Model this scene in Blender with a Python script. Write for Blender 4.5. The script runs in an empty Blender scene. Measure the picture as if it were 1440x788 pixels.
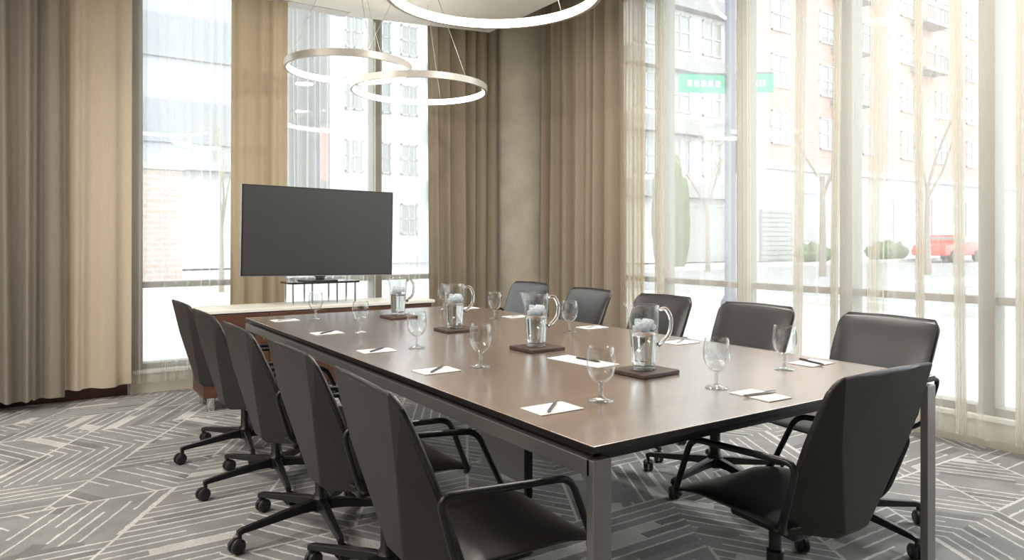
import bpy, bmesh, math, random
from mathutils import Vector, Matrix
random.seed(7)
PI = math.pi
scene = bpy.context.scene
COL = scene.collection

# ------------------------------------------------------------------ materials
def _sock(node, name, val):
    if name in node.inputs:
        node.inputs[name].default_value = val

def pbr(name, col, rough=0.5, metal=0.0, spec=0.5, coat=0.0, coat_rough=0.1, sheen=0.0, var=0.0, scale=40.0, bump=0.0, stretch=None):
    m = bpy.data.materials.new(name); m.use_nodes = True
    nt = m.node_tree; b = nt.nodes['Principled BSDF']
    _sock(b, 'Base Color', (*col, 1)); _sock(b, 'Roughness', rough); _sock(b, 'Metallic', metal)
    _sock(b, 'Specular IOR Level', spec); _sock(b, 'Coat Weight', coat); _sock(b, 'Coat Roughness', coat_rough)
    _sock(b, 'Sheen Weight', sheen)
    if var or bump:
        tc = nt.nodes.new('ShaderNodeTexCoord')
        src = tc.outputs['Object']
        if stretch:
            mp = nt.nodes.new('ShaderNodeMapping'); mp.inputs['Scale'].default_value = stretch
            nt.links.new(src, mp.inputs['Vector']); src = mp.outputs['Vector']
        nz = nt.nodes.new('ShaderNodeTexNoise'); nz.inputs['Scale'].default_value = scale; nz.inputs['Detail'].default_value = 5
        nt.links.new(src, nz.inputs['Vector'])
        if var:
            mr = nt.nodes.new('ShaderNodeMapRange')
            mr.inputs['From Min'].default_value = 0.3; mr.inputs['From Max'].default_value = 0.7
            mr.inputs['To Min'].default_value = 1 - var; mr.inputs['To Max'].default_value = 1 + var
            nt.links.new(nz.outputs['Fac'], mr.inputs['Value'])
            mx = nt.nodes.new('ShaderNodeVectorMath'); mx.operation = 'SCALE'
            mx.inputs[0].default_value = col
            nt.links.new(mr.outputs['Result'], mx.inputs['Scale'])
            nt.links.new(mx.outputs['Vector'], b.inputs['Base Color'])
        if bump:
            bp = nt.nodes.new('ShaderNodeBump'); bp.inputs['Strength'].default_value = bump; bp.inputs['Distance'].default_value = 0.002
            nt.links.new(nz.outputs['Fac'], bp.inputs['Height']); nt.links.new(bp.outputs['Normal'], b.inputs['Normal'])
    return m

def emit(name, col, s):
    m = bpy.data.materials.new(name); m.use_nodes = True
    nt = m.node_tree; nt.nodes.clear()
    o = nt.nodes.new('ShaderNodeOutputMaterial'); e = nt.nodes.new('ShaderNodeEmission')
    e.inputs['Color'].default_value = (*col, 1); e.inputs['Strength'].default_value = s
    nt.links.new(e.outputs[0], o.inputs[0]); return m

def thin_glass(name, tint=(1, 1, 1), ior=1.5, rough=0.0, boost=1.0, edge=0.7):
    """thin-walled glass: clear transmission plus a Fresnel reflection"""
    m = bpy.data.materials.new(name); m.use_nodes = True
    nt = m.node_tree; nt.nodes.clear(); N = nt.nodes.new; L = nt.links.new
    o = N('ShaderNodeOutputMaterial'); t = N('ShaderNodeBsdfTransparent'); g = N('ShaderNodeBsdfGlossy')
    t.inputs['Color'].default_value = (*tint, 1); g.inputs['Roughness'].default_value = rough
    lw = N('ShaderNodeLayerWeight'); lw.inputs['Blend'].default_value = 0.5
    pw = N('ShaderNodeMath'); pw.operation = 'POWER'; pw.inputs[1].default_value = 4.0
    f0 = ((ior-1)/(ior+1))**2 * boost
    ml = N('ShaderNodeMath'); ml.operation = 'MULTIPLY_ADD'; ml.use_clamp = True; ml.inputs[1].default_value = edge; ml.inputs[2].default_value = f0
    mx = N('ShaderNodeMixShader')
    L(lw.outputs['Facing'], pw.inputs[0]); L(pw.outputs[0], ml.inputs[0]); L(ml.outputs[0], mx.inputs[0]); L(t.outputs[0], mx.inputs[1]); L(g.outputs[0], mx.inputs[2])
    L(mx.outputs[0], o.inputs[0]); return m

def glass(name, ior, col=(1, 1, 1)):
    m = bpy.data.materials.new(name); m.use_nodes = True
    nt = m.node_tree; nt.nodes.clear(); N = nt.nodes.new
    o = N('ShaderNodeOutputMaterial'); g = N('ShaderNodeBsdfGlass')
    g.inputs['IOR'].default_value = ior; g.inputs['Color'].default_value = (*col, 1); g.inputs['Roughness'].default_value = 0.0
    nt.links.new(g.outputs[0], o.inputs[0]); return m

def cloth(name, col, transluc=0.3, clear=0.0, tcol=None, weave=True):
    """woven curtain: diffuse + translucent, optionally open-weave (see-through)"""
    m = bpy.data.materials.new(name); m.use_nodes = True
    nt = m.node_tree; nt.nodes.clear(); N = nt.nodes.new; L = nt.links.new
    o = N('ShaderNodeOutputMaterial'); d = N('ShaderNodeBsdfDiffuse'); t = N('ShaderNodeBsdfTranslucent')
    d.inputs['Color'].default_value = (*col, 1); t.inputs['Color'].default_value = (*(tcol or col), 1)
    mx = N('ShaderNodeMixShader'); mx.inputs[0].default_value = transluc
    L(d.outputs[0], mx.inputs[1]); L(t.outputs[0], mx.inputs[2])
    out = mx.outputs[0]
    if weave:
        tc = N('ShaderNodeTexCoord'); mp = N('ShaderNodeMapping'); mp.inputs['Scale'].default_value = (60, 60, 4)
        nz = N('ShaderNodeTexNoise'); nz.inputs['Scale'].default_value = 3; nz.inputs['Detail'].default_value = 4
        L(tc.outputs['Object'], mp.inputs['Vector']); L(mp.outputs[0], nz.inputs['Vector'])
        mr = N('ShaderNodeMapRange'); mr.inputs['To Min'].default_value = 0.82; mr.inputs['To Max'].default_value = 1.18
        L(nz.outputs['Fac'], mr.inputs['Value'])
        vm = N('ShaderNodeVectorMath'); vm.operation = 'SCALE'; vm.inputs[0].default_value = col
        L(mr.outputs[0], vm.inputs['Scale']); L(vm.outputs[0], d.inputs['Color'])
    if clear > 0:
        tr = N('ShaderNodeBsdfTransparent')
        lw = N('ShaderNodeLayerWeight'); lw.inputs['Blend'].default_value = 0.5
        # an open weave closes up where the cloth turns edge-on
        mr2 = N('ShaderNodeMapRange'); mr2.inputs['From Min'].default_value = 0.0; mr2.inputs['From Max'].default_value = 1.0
        mr2.inputs['To Min'].default_value = 1 - clear; mr2.inputs['To Max'].default_value = 1.0
        pw = N('ShaderNodeMath'); pw.operation = 'POWER'; pw.inputs[1].default_value = 2.2
        L(lw.outputs['Facing'], pw.inputs[0]); L(pw.outputs[0], mr2.inputs['Value'])
        m2 = N('ShaderNodeMixShader'); L(mr2.outputs[0], m2.inputs[0]); L(tr.outputs[0], m2.inputs[1]); L(out, m2.inputs[2]); out = m2.outputs[0]
    L(out, o.inputs[0]); return m

def wood(name, c1, c2, rough, scale=3.0, axis=(1, 14, 14), coat=0.0, coat_rough=0.1, spec=0.5):
    m = bpy.data.materials.new(name); m.use_nodes = True
    nt = m.node_tree; b = nt.nodes['Principled BSDF']; N = nt.nodes.new; L = nt.links.new
    tc = N('ShaderNodeTexCoord'); mp = N('ShaderNodeMapping'); mp.inputs['Scale'].default_value = axis
    nz = N('ShaderNodeTexNoise'); nz.inputs['Scale'].default_value = scale; nz.inputs['Detail'].default_value = 8; nz.inputs['Distortion'].default_value = 0.6
    cr = N('ShaderNodeValToRGB'); cr.color_ramp.elements[0].position = 0.32; cr.color_ramp.elements[1].position = 0.7
    cr.color_ramp.elements[0].color = (*c1, 1); cr.color_ramp.elements[1].color = (*c2, 1)
    L(tc.outputs['Object'], mp.inputs[0]); L(mp.outputs[0], nz.inputs['Vector']); L(nz.outputs['Fac'], cr.inputs[0]); L(cr.outputs[0], b.inputs['Base Color'])
    _sock(b, 'Roughness', rough); _sock(b, 'Coat Weight', coat); _sock(b, 'Coat Roughness', coat_rough); _sock(b, 'Coat IOR', 4.0 if coat > 0.9 else 1.5); _sock(b, 'Specular IOR Level', spec)
    return m

def carpet_material():
    m = bpy.data.materials.new('woven_carpet'); m.use_nodes = True
    nt = m.node_tree; b = nt.nodes['Principled BSDF']; N = nt.nodes.new; L = nt.links.new
    def math_(op, a, bb=None, clamp=False):
        n = N('ShaderNodeMath'); n.operation = op; n.use_clamp = clamp
        for i, v in enumerate((a, bb)):
            if v is None: continue
            if isinstance(v, (int, float)): n.inputs[i].default_value = v
            else: L(v, n.inputs[i])
        return n.outputs[0]
    tc = N('ShaderNodeTexCoord'); sp = N('ShaderNodeSeparateXYZ'); L(tc.outputs['Object'], sp.inputs[0])
    x, y = sp.outputs[0], sp.outputs[1]
    # a slanted lattice of rhombic fields
    S = 0.554
    v = math_('MULTIPLY', y, 1 / (S * 0.866))
    u = math_('SUBTRACT', math_('MULTIPLY', x, 1 / S), math_('MULTIPLY', v, 0.5))
    fu, fv = math_('FLOOR', u), math_('FLOOR', v)
    def wn(a, bb, c=0.0):
        cb = N('ShaderNodeCombineXYZ'); L(a, cb.inputs[0]); L(bb, cb.inputs[1])
        if isinstance(c, (int, float)): cb.inputs[2].default_value = c
        else: L(c, cb.inputs[2])
        w = N('ShaderNodeTexWhiteNoise'); w.noise_dimensions = '3D'; L(cb.outputs[0], w.inputs['Vector']); return w.outputs['Value']
    # each rhombus is cut in two triangles along its short diagonal
    half = math_('GREATER_THAN', math_('ADD', math_('FRACT', u), math_('FRACT', v)), 1.0)
    rnd = wn(fu, fv, math_('MULTIPLY', math_('FLOOR', math_('ADD', math_('MULTIPLY', wn(fu, fv, 5.0), 1.6), 0.0)), half))
    ang = math_('MULTIPLY', math_('FLOOR', math_('MULTIPLY', rnd, 3.0)), PI / 3)
    ca, sa = math_('COSINE', ang), math_('SINE', ang)
    along = math_('ADD', math_('MULTIPLY', x, ca), math_('MULTIPLY', y, sa))
    w = math_('SUBTRACT', math_('MULTIPLY', y, ca), math_('MULTIPLY', x, sa))
    wi = math_('MULTIPLY', w, 1 / 0.05997)
    row = math_('FLOOR', wi); fr = math_('FRACT', wi)
    # line of varying width, broken into dashes
    wob = N('ShaderNodeTexNoise'); wob.inputs['Scale'].default_value = 22; wob.inputs['Detail'].default_value = 2; L(tc.outputs['Object'], wob.inputs['Vector'])
    lw = math_('ADD', math_('MULTIPLY', wob.outputs['Fac'], 0.34), 0.02)
    line = math_('LESS_THAN', fr, lw)
    dash_i = math_('FLOOR', math_('ADD', math_('MULTIPLY', along, 1 / 0.33), math_('MULTIPLY', wn(row, rnd, 2.0), 7.0)))
    keep = math_('GREATER_THAN', wn(row, dash_i, rnd), 0.20)
    line = math_('MULTIPLY', line, keep)
    patch = math_('GREATER_THAN', wn(row, dash_i, math_('ADD', rnd, 3.0)), 0.952)
    dark = math_('GREATER_THAN', wn(row, dash_i, math_('ADD', rnd, 8.0)), 0.86)
    # long lines along some field edges
    eu = math_('MULTIPLY', math_('LESS_THAN', math_('FRACT', u), 0.028), math_('GREATER_THAN', wn(fu, fv, 11.0), 0.45))
    ev = math_('MULTIPLY', math_('LESS_THAN', math_('FRACT', v), 0.030), math_('GREATER_THAN', wn(fu, fv, 12.0), 0.45))
    light = math_('MAXIMUM', math_('MAXIMUM', line, math_('MULTIPLY', patch, 0.85)), math_('MAXIMUM', eu, ev))
    # fibres: the light yarn is flecked
    fib = N('ShaderNodeTexNoise'); fib.inputs['Scale'].default_value = 160; fib.inputs['Detail'].default_value = 3; L(tc.outputs['Object'], fib.inputs['Vector'])
    mot = N('ShaderNodeTexNoise'); mot.inputs['Scale'].default_value = 5; mot.inputs['Detail'].default_value = 4; L(tc.outputs['Object'], mot.inputs['Vector'])
    fmap = N('ShaderNodeMapRange'); fmap.inputs['From Min'].default_value = 0.35; fmap.inputs['From Max'].default_value = 0.65
    fmap.inputs['To Min'].default_value = 0.55; fmap.inputs['To Max'].default_value = 1.0; L(fib.outputs['Fac'], fmap.inputs['Value'])
    lf = math_('MULTIPLY', light, fmap.outputs[0])
    base = N('ShaderNodeMix'); base.data_type = 'RGBA'
    base.inputs['A'].default_value = (0.225, 0.225, 0.220, 1); base.inputs['B'].default_value = (0.165, 0.165, 0.161, 1); L(dark, base.inputs['Factor'])
    m2 = N('ShaderNodeMix'); m2.data_type = 'RGBA'; L(lf, m2.inputs['Factor']); L(base.outputs['Result'], m2.inputs['A']); m2.inputs['B'].default_value = (0.58, 0.57, 0.545, 1)
    sc_ = N('ShaderNodeMapRange'); sc_.inputs['From Min'].default_value = 0.3; sc_.inputs['From Max'].default_value = 0.7; sc_.inputs['To Min'].default_value = 0.85; sc_.inputs['To Max'].default_value = 1.15
    L(mot.outputs['Fac'], sc_.inputs['Value'])
    vm = N('ShaderNodeVectorMath'); vm.operation = 'SCALE'; L(m2.outputs['Result'], vm.inputs[0])
    L(math_('MULTIPLY', sc_.outputs[0], math_('ADD', math_('MULTIPLY', fib.outputs['Fac'], 0.5), 0.75)), vm.inputs['Scale'])
    L(vm.outputs[0], b.inputs['Base Color'])
    _sock(b, 'Roughness', 0.95); _sock(b, 'Specular IOR Level', 0.15); _sock(b, 'Sheen Weight', 0.15)
    bp = N('ShaderNodeBump'); bp.inputs['Strength'].default_value = 0.5; bp.inputs['Distance'].default_value = 0.004
    L(fib.outputs['Fac'], bp.inputs['Height']); L(bp.outputs['Normal'], b.inputs['Normal'])
    return m

def concrete_material():
    m = bpy.data.materials.new('cast_concrete'); m.use_nodes = True
    nt = m.node_tree; b = nt.nodes['Principled BSDF']; N = nt.nodes.new; L = nt.links.new
    tc = N('ShaderNodeTexCoord'); nz = N('ShaderNodeTexNoise'); nz.inputs['Scale'].default_value = 3.5; nz.inputs['Detail'].default_value = 9; nz.inputs['Roughness'].default_value = 0.65
    L(tc.outputs['Object'], nz.inputs['Vector'])
    cr = N('ShaderNodeValToRGB'); cr.color_ramp.elements[0].position = 0.3; cr.color_ramp.elements[1].position = 0.72
    cr.color_ramp.elements[0].color = (0.40, 0.36, 0.285, 1); cr.color_ramp.elements[1].color = (0.56, 0.515, 0.425, 1)
    L(nz.outputs['Fac'], cr.inputs[0])
    vo = N('ShaderNodeTexVoronoi'); vo.inputs['Scale'].default_value = 9; L(tc.outputs['Object'], vo.inputs['Vector'])
    lt = N('ShaderNodeMath'); lt.operation = 'LESS_THAN'; lt.inputs[1].default_value = 0.07; L(vo.outputs['Distance'], lt.inputs[0])
    ml = N('ShaderNodeMath'); ml.operation = 'MULTIPLY'; ml.inputs[1].default_value = 0.35; L(lt.outputs[0], ml.inputs[0])
    mx = N('ShaderNodeMix'); mx.data_type = 'RGBA'; L(ml.outputs[0], mx.inputs['Factor']); L(cr.outputs[0], mx.inputs['A']); mx.inputs['B'].default_value = (0.2, 0.175, 0.14, 1)
    L(mx.outputs['Result'], b.inputs['Base Color']); _sock(b, 'Roughness', 0.75)
    bp = N('ShaderNodeBump'); bp.inputs['Strength'].default_value = 0.25; bp.inputs['Distance'].default_value = 0.01
    L(nz.outputs['Fac'], bp.inputs['Height']); L(bp.outputs['Normal'], b.inputs['Normal'])
    return m

def brick_material(name, c1, c2, mortar, scale=1.0):
    m = bpy.data.materials.new(name); m.use_nodes = True
    nt = m.node_tree; b = nt.nodes['Principled BSDF']; N = nt.nodes.new; L = nt.links.new
    tc = N('ShaderNodeTexCoord'); sp = N('ShaderNodeSeparateXYZ'); L(tc.outputs['Object'], sp.inputs[0])
    ad = N('ShaderNodeMath'); ad.operation = 'ADD'; L(sp.outputs[0], ad.inputs[0]); L(sp.outputs[1], ad.inputs[1])
    cb = N('ShaderNodeCombineXYZ'); L(ad.outputs[0], cb.inputs[0]); L(sp.outputs[2], cb.inputs[1])
    br = N('ShaderNodeTexBrick'); br.inputs['Scale'].default_value = scale
    br.inputs['Brick Width'].default_value = 0.44; br.inputs['Row Height'].default_value = 0.16; br.inputs['Mortar Size'].default_value = 0.02
    br.inputs['Color1'].default_value = (*c1, 1); br.inputs['Color2'].default_value = (*c2, 1); br.inputs['Mortar'].default_value = (*mortar, 1)
    L(cb.outputs[0], br.inputs['Vector']); L(br.outputs['Color'], b.inputs['Base Color']); _sock(b, 'Roughness', 0.9)
    return m

M = {}
M['carpet'] = carpet_material()
M['concrete'] = concrete_material()
M['ceiling'] = pbr('ceiling_paint', (0.80, 0.78, 0.72), 0.9, var=0.02, scale=6)
M['wall'] = pbr('wall_paint', (0.72, 0.69, 0.62), 0.9, var=0.03, scale=5)
M['panel'] = wood('wall_panelling', (0.06, 0.035, 0.022), (0.11, 0.065, 0.04), 0.5, 2.0, (6, 6, 1))
M['plinth'] = pbr('window_plinth', (0.60, 0.56, 0.48), 0.7, var=0.04, scale=8)
M['sill'] = pbr('sill_paint', (0.80, 0.78, 0.72), 0.5, var=0.02, scale=10)
M['mullion'] = pbr('mullion_metal', (0.24, 0.22, 0.185), 0.45, 0.0, var=0.05, scale=20)
M['baseboard'] = wood('baseboard_wood', (0.05, 0.022, 0.013), (0.10, 0.045, 0.026), 0.45)
M['pane'] = thin_glass('window_glass', (0.97, 0.99, 0.98), 1.5, 0.0, 1.5)
M['drape'] = cloth('taupe_drape', (0.330, 0.278, 0.212), 0.10)
M['drape_grey'] = cloth('grey_taupe_drape', (0.245, 0.213, 0.178), 0.08)
M['drape_beige'] = cloth('beige_drape', (0.68, 0.59, 0.46), 0.34, tcol=(0.62, 0.51, 0.37))  # beige cloth, its colour lightened to stand in for light from behind
M['drape_gold'] = cloth('sand_drape', (0.47, 0.385, 0.265), 0.28, tcol=(0.55, 0.44, 0.29))
M['sheer'] = cloth('sheer_voile', (0.80, 0.77, 0.70), 0.65, clear=0.74, tcol=(0.86, 0.83, 0.76), weave=False)
M['sheer_far'] = cloth('sheer_voile_bright', (0.80, 0.78, 0.73), 0.65, clear=0.70, tcol=(0.86, 0.84, 0.80), weave=False)
M['sheer_hem'] = cloth('sheer_voile_bunch', (0.66, 0.60, 0.49), 0.55, clear=0.20, tcol=(0.74, 0.66, 0.53), weave=False)
M['table'] = wood('walnut_veneer', (0.140, 0.068, 0.040), (0.330, 0.180, 0.112), 0.30, 2.2, (1.2, 16, 1), coat=0.0)
def lacquer(m, rough, f0, edge, power):
    nt = m.node_tree; N = nt.nodes.new; L = nt.links.new
    b = nt.nodes['Principled BSDF']; o = nt.nodes['Material Output']
    g = N('ShaderNodeBsdfGlossy'); g.inputs['Roughness'].default_value = rough
    lw = N('ShaderNodeLayerWeight'); lw.inputs['Blend'].default_value = 0.5
    pw = N('ShaderNodeMath'); pw.operation = 'POWER'; pw.inputs[1].default_value = power
    ml = N('ShaderNodeMath'); ml.operation = 'MULTIPLY_ADD'; ml.inputs[1].default_value = edge; ml.inputs[2].default_value = f0
    mx = N('ShaderNodeMixShader')
    L(lw.outputs['Facing'], pw.inputs[0]); L(pw.outputs[0], ml.inputs[0]); L(ml.outputs[0], mx.inputs[0])
    L(b.outputs[0], mx.inputs[1]); L(g.outputs[0], mx.inputs[2]); L(mx.outputs[0], o.inputs['Surface'])
lacquer(M['table'], 0.23, 0.06, 0.94, 1.9)
M['table_edge'] = pbr('dark_table_edge', (0.009, 0.007, 0.006), 0.4, var=0.1, scale=30)
M['alu'] = pbr('brushed_aluminium', (0.27, 0.26, 0.25), 0.38, 0.8, var=0.05, scale=12, stretch=(1, 30, 30))
M['riser'] = pbr('grey_laminate', (0.40, 0.40, 0.40), 0.55, var=0.03, scale=20)
M['leather'] = pbr('black_leather', (0.017, 0.0155, 0.015), 0.34, spec=0.6, var=0.12, scale=60, bump=0.12)
M['shell'] = pbr('charcoal_upholstery', (0.025, 0.0232, 0.022), 0.5, spec=0.35, var=0.10, scale=90, bump=0.15)
M['black_metal'] = pbr('black_metal', (0.016, 0.016, 0.017), 0.32, 0.3, var=0.05, scale=30)
M['rubber'] = pbr('black_castor_rubber', (0.012, 0.012, 0.012), 0.5, var=0.1, scale=50)
M['chrome'] = pbr('chrome', (0.70, 0.70, 0.70), 0.12, 1.0, var=0.02, scale=30)
M['cabinet'] = wood('sideboard_wood', (0.065, 0.026, 0.015), (0.125, 0.056, 0.032), 0.4, 2.0, (2, 2, 14))
M['stone'] = pbr('pale_stone_top', (0.80, 0.77, 0.70), 0.30, var=0.04, scale=7)
M['screen'] = pbr('dark_screen', (0.046, 0.046, 0.047), 0.34, spec=0.5, var=0.02, scale=3)
M['bezel'] = pbr('black_plastic', (0.010, 0.010, 0.010), 0.35, var=0.05, scale=40)
M['bezel_rim'] = pbr('grey_bezel_rim', (0.30, 0.30, 0.30), 0.35, 0.6, var=0.05, scale=40)
M['dark_glass'] = pbr('dark_glass', (0.02, 0.022, 0.022), 0.08, spec=0.6, var=0.02, scale=10)
M['glass'] = thin_glass('clear_glass', (0.97, 0.98, 0.98), 1.5, 0.0, 1.6, 1.0)
M['cut_glass'] = thin_glass('bright_glass', (0.93, 0.95, 0.95), 1.6, 0.08, 4.0, 0.9)
M['solid_glass'] = glass('solid_glass', 1.48, (0.97, 0.98, 0.98))
M['water'] = glass('water', 1.33, (0.95, 0.97, 0.98))
M['ice'] = cloth('cloudy_ice', (0.90, 0.93, 0.96), 0.55, clear=0.35, tcol=(0.92, 0.95, 0.98), weave=False)
M['coaster'] = wood('coaster_wood', (0.04, 0.022, 0.015), (0.09, 0.05, 0.032), 0.45, 4, (2, 12, 2))
M['paper'] = pbr('white_paper', (0.82, 0.80, 0.76), 0.85, var=0.02, scale=30)
M['pen'] = pbr('dark_pen', (0.03, 0.03, 0.035), 0.3, var=0.05, scale=40)
M['pen_silver'] = pbr('silver_pen', (0.35, 0.34, 0.34), 0.25, 0.8, var=0.05, scale=40)
M['ring'] = pbr('ring_metal', (0.50, 0.47, 0.43), 0.4, 0.3, var=0.03, scale=30)
M['led'] = emit('led_diffuser', (1.0, 0.93, 0.82), 13.0)
M['cable'] = pbr('steel_cable', (0.55, 0.53, 0.50), 0.4, 0.7, var=0.05, scale=60)
# outside
M['paving'] = pbr('pale_paving', (0.40, 0.40, 0.40), 0.9, var=0.05, scale=0.6)
M['asphalt'] = pbr('wet_asphalt', (0.20, 0.20, 0.207), 0.75, var=0.05, scale=0.5)
M['kerb'] = pbr('kerb_stone', (0.42, 0.41, 0.40), 0.9, var=0.05, scale=2)
M['brick'] = brick_material('red_brick', (0.36, 0.205, 0.18), (0.41, 0.245, 0.22), (0.42, 0.36, 0.34), 1.0)
M['brick_pale'] = brick_material('pale_brick', (0.40, 0.29, 0.26), (0.44, 0.33, 0.30), (0.46, 0.41, 0.38), 1.0)
M['render_white'] = pbr('white_render', (0.50, 0.50, 0.50), 0.9, var=0.03, scale=1)
M['grey_block'] = pbr('grey_facade', (0.34, 0.35, 0.37), 0.85, var=0.05, scale=0.4)
M['grey_band'] = pbr('grey_band', (0.25, 0.25, 0.26), 0.85, var=0.05, scale=0.6)
M['far_window'] = pbr('far_window_glass', (0.20, 0.215, 0.23), 0.15, spec=0.8, var=0.05, scale=1)
M['far_frame'] = pbr('far_window_frame', (0.42, 0.42, 0.42), 0.6, var=0.03, scale=2)
M['garage'] = pbr('garage_slats', (0.26, 0.27, 0.27), 0.7, var=0.04, scale=2)
M['bark'] = pbr('bark', (0.21, 0.18, 0.15), 0.95, var=0.15, scale=6)
M['bud'] = pbr('twig_buds', (0.30, 0.27, 0.20), 0.9, var=0.15, scale=8)
M['hedge'] = pbr('hedge_leaves', (0.085, 0.12, 0.06), 0.9, var=0.3, scale=4)
M['sign_green'] = pbr('sign_green', (0.02, 0.26, 0.16), 0.5, var=0.03, scale=3)
M['sign_white'] = pbr('sign_white', (0.85, 0.85, 0.85), 0.5, var=0.02, scale=3)
M['pole'] = pbr('pole_paint', (0.07, 0.075, 0.115), 0.5, var=0.05, scale=4)
M['car_red'] = pbr('red_car_paint', (0.60, 0.04, 0.03), 0.3, coat=0.5, var=0.02, scale=2)
M['banner'] = pbr('red_banner', (0.66, 0.16, 0.15), 0.7, var=0.05, scale=3)

# ------------------------------------------------------------------ helpers
def finish(name, bm, mat, parent=None, smooth=False, bevel=0.0, seg=2, solid=0.0, subsurf=0, autosmooth=None):
    me = bpy.data.meshes.new(name)
    bmesh.ops.recalc_face_normals(bm, faces=bm.faces)
    bm.to_mesh(me); bm.free()
    if isinstance(mat, (list, tuple)):
        for q in mat: me.materials.append(q)
    else: me.materials.append(mat)
    o = bpy.data.objects.new(name, me); COL.objects.link(o)
    if parent is not None: o.parent = parent
    if smooth:
        for p in me.polygons: p.use_smooth = True
    if solid:
        s = o.modifiers.new('solid', 'SOLIDIFY'); s.thickness = solid; s.offset = -1
    if bevel:
        b = o.modifiers.new('bevel', 'BEVEL'); b.width = bevel; b.segments = seg; b.limit_method = 'ANGLE'; b.angle_limit = math.radians(32)
        b.harden_normals = False
    if subsurf:
        s = o.modifiers.new('sub', 'SUBSURF'); s.levels = subsurf; s.render_levels = subsurf
    if autosmooth:
        for p in me.polygons: p.use_smooth = True
        try: me.set_sharp_from_angle(angle=math.radians(autosmooth))
        except Exception: pass
    return o

def box(bm, x0, x1, y0, y1, z0, z1, mi=0, T=None):
    v = [bm.verts.new(p) for p in ((x0,y0,z0),(x1,y0,z0),(x1,y1,z0),(x0,y1,z0),(x0,y0,z1),(x1,y0,z1),(x1,y1,z1),(x0,y1,z1))]
    if T is not None:
        for q in v: q.co = T @ q.co
    for f in ((0,3,2,1),(4,5,6,7),(0,1,5,4),(1,2,6,5),(2,3,7,6),(3,0,4,7)):
        bm.faces.new([v[i] for i in f]).material_index = mi
    return v

def prism(bm, pts, z0, z1):
    a = [bm.verts.new((x, y, z0)) for x, y in pts]; b = [bm.verts.new((x, y, z1)) for x, y in pts]
    n = len(pts); bm.faces.new(a[::-1]); bm.faces.new(b)
    for i in range(n): bm.faces.new((a[i], a[(i+1)%n], b[(i+1)%n], b[i]))

def lathe(bm, prof, seg=32, c=(0,0,0), cap=True):
    rings = []
    for r, z in prof:
        if r < 1e-6: rings.append([bm.verts.new((c[0], c[1], c[2]+z))])
        else: rings.append([bm.verts.new((c[0]+r*math.cos(2*PI*i/seg), c[1]+r*math.sin(2*PI*i/seg), c[2]+z)) for i in range(seg)])
    for a, b in zip(rings, rings[1:]):
        for i in range(seg):
            j = (i+1) % seg
            if len(a) == 1 and len(b) == 1: continue
            if len(a) == 1: bm.faces.new((a[0], b[i], b[j]))
            elif len(b) == 1: bm.faces.new((a[i], a[j], b[0]))
            else: bm.faces.new((a[i], a[j], b[j], b[i]))
    if cap:
        for rg in (rings[0], rings[-1]):
            if len(rg) > 1: bm.faces.new(rg)

def round_path(pts, r, n=5):
    """replace the inner corners of a polyline by arcs"""
    P = [Vector(p) for p in pts]; out = [P[0]]
    for i in range(1, len(P)-1):
        a, b, c = P[i-1], P[i], P[i+1]
        d1, d2 = (a-b), (c-b); q = min(r, d1.length*0.45, d2.length*0.45)
        s, e = b + d1.normalized()*q, b + d2.normalized()*q
        for k in range(n+1):
            t = k/n; out.append((1-t)**2*s + 2*t*(1-t)*b + t*t*e)
    out.append(P[-1]); return out

def tube(bm, pts, r, seg=10, closed=False, r2=None):
    P = [Vector(p) for p in pts]; n = len(P); rings = []
    up = None
    for i in range(n):
        if closed: d = P[(i+1) % n] - P[i-1]
        else: d = (P[min(i+1, n-1)] - P[max(i-1, 0)])
        d.normalize()
        if up is None:
            up = Vector((0,0,1)) if abs(d.z) < 0.9 else Vector((1,0,0))
        u = (up - d*up.dot(d)).normalized(); up = u; w = d.cross(u)
        rr = r if r2 is None else r + (r2-r)*i/(n-1)
        rings.append([bm.verts.new(P[i] + rr*(math.cos(2*PI*k/seg)*u + math.sin(2*PI*k/seg)*w)) for k in range(seg)])
    m = n if closed else n-1
    for i in range(m):
        a, b = rings[i], rings[(i+1) % n]
        for k in range(seg): bm.faces.new((a[k], a[(k+1)%seg], b[(k+1)%seg], b[k]))
    if not closed:
        bm.faces.new(rings[0][::-1]); bm.faces.new(rings[-1])

def tag(o, label=None, cat=None, group=None, kind=None):
    if label: o['label'] = label
    if cat: o['category'] = cat
    if group: o['group'] = group
    if kind: o['kind'] = kind
    return o

def thing(name, label, cat, loc=(0,0,0), rz=0.0, group=None, kind=None):
    o = bpy.data.objects.new(name, None); COL.objects.link(o); o.empty_display_size = 0.1
    o.location = loc; o.rotation_euler = (0, 0, rz)
    return tag(o, label, cat, group, kind)

def copy_tree(o, parent=None):
    c = o.copy(); COL.objects.link(c)
    if parent is not None:
        c.parent = parent
    for ch in list(o.children): copy_tree(ch, c)
    return c

def dup(root, loc, rz, label):
    c = copy_tree(root); c.location = loc; c.rotation_euler = (0, 0, rz); c['label'] = label; return c

def struct(name, bm, mat, label=None, cat=None, parent=None, **k):
    o = finish(name, bm, mat, parent, **k)
    if parent is None: o['kind'] = 'structure'
    if label: o['label'] = label
    if cat: o['category'] = cat
    return o
NB = bmesh.new

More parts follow.
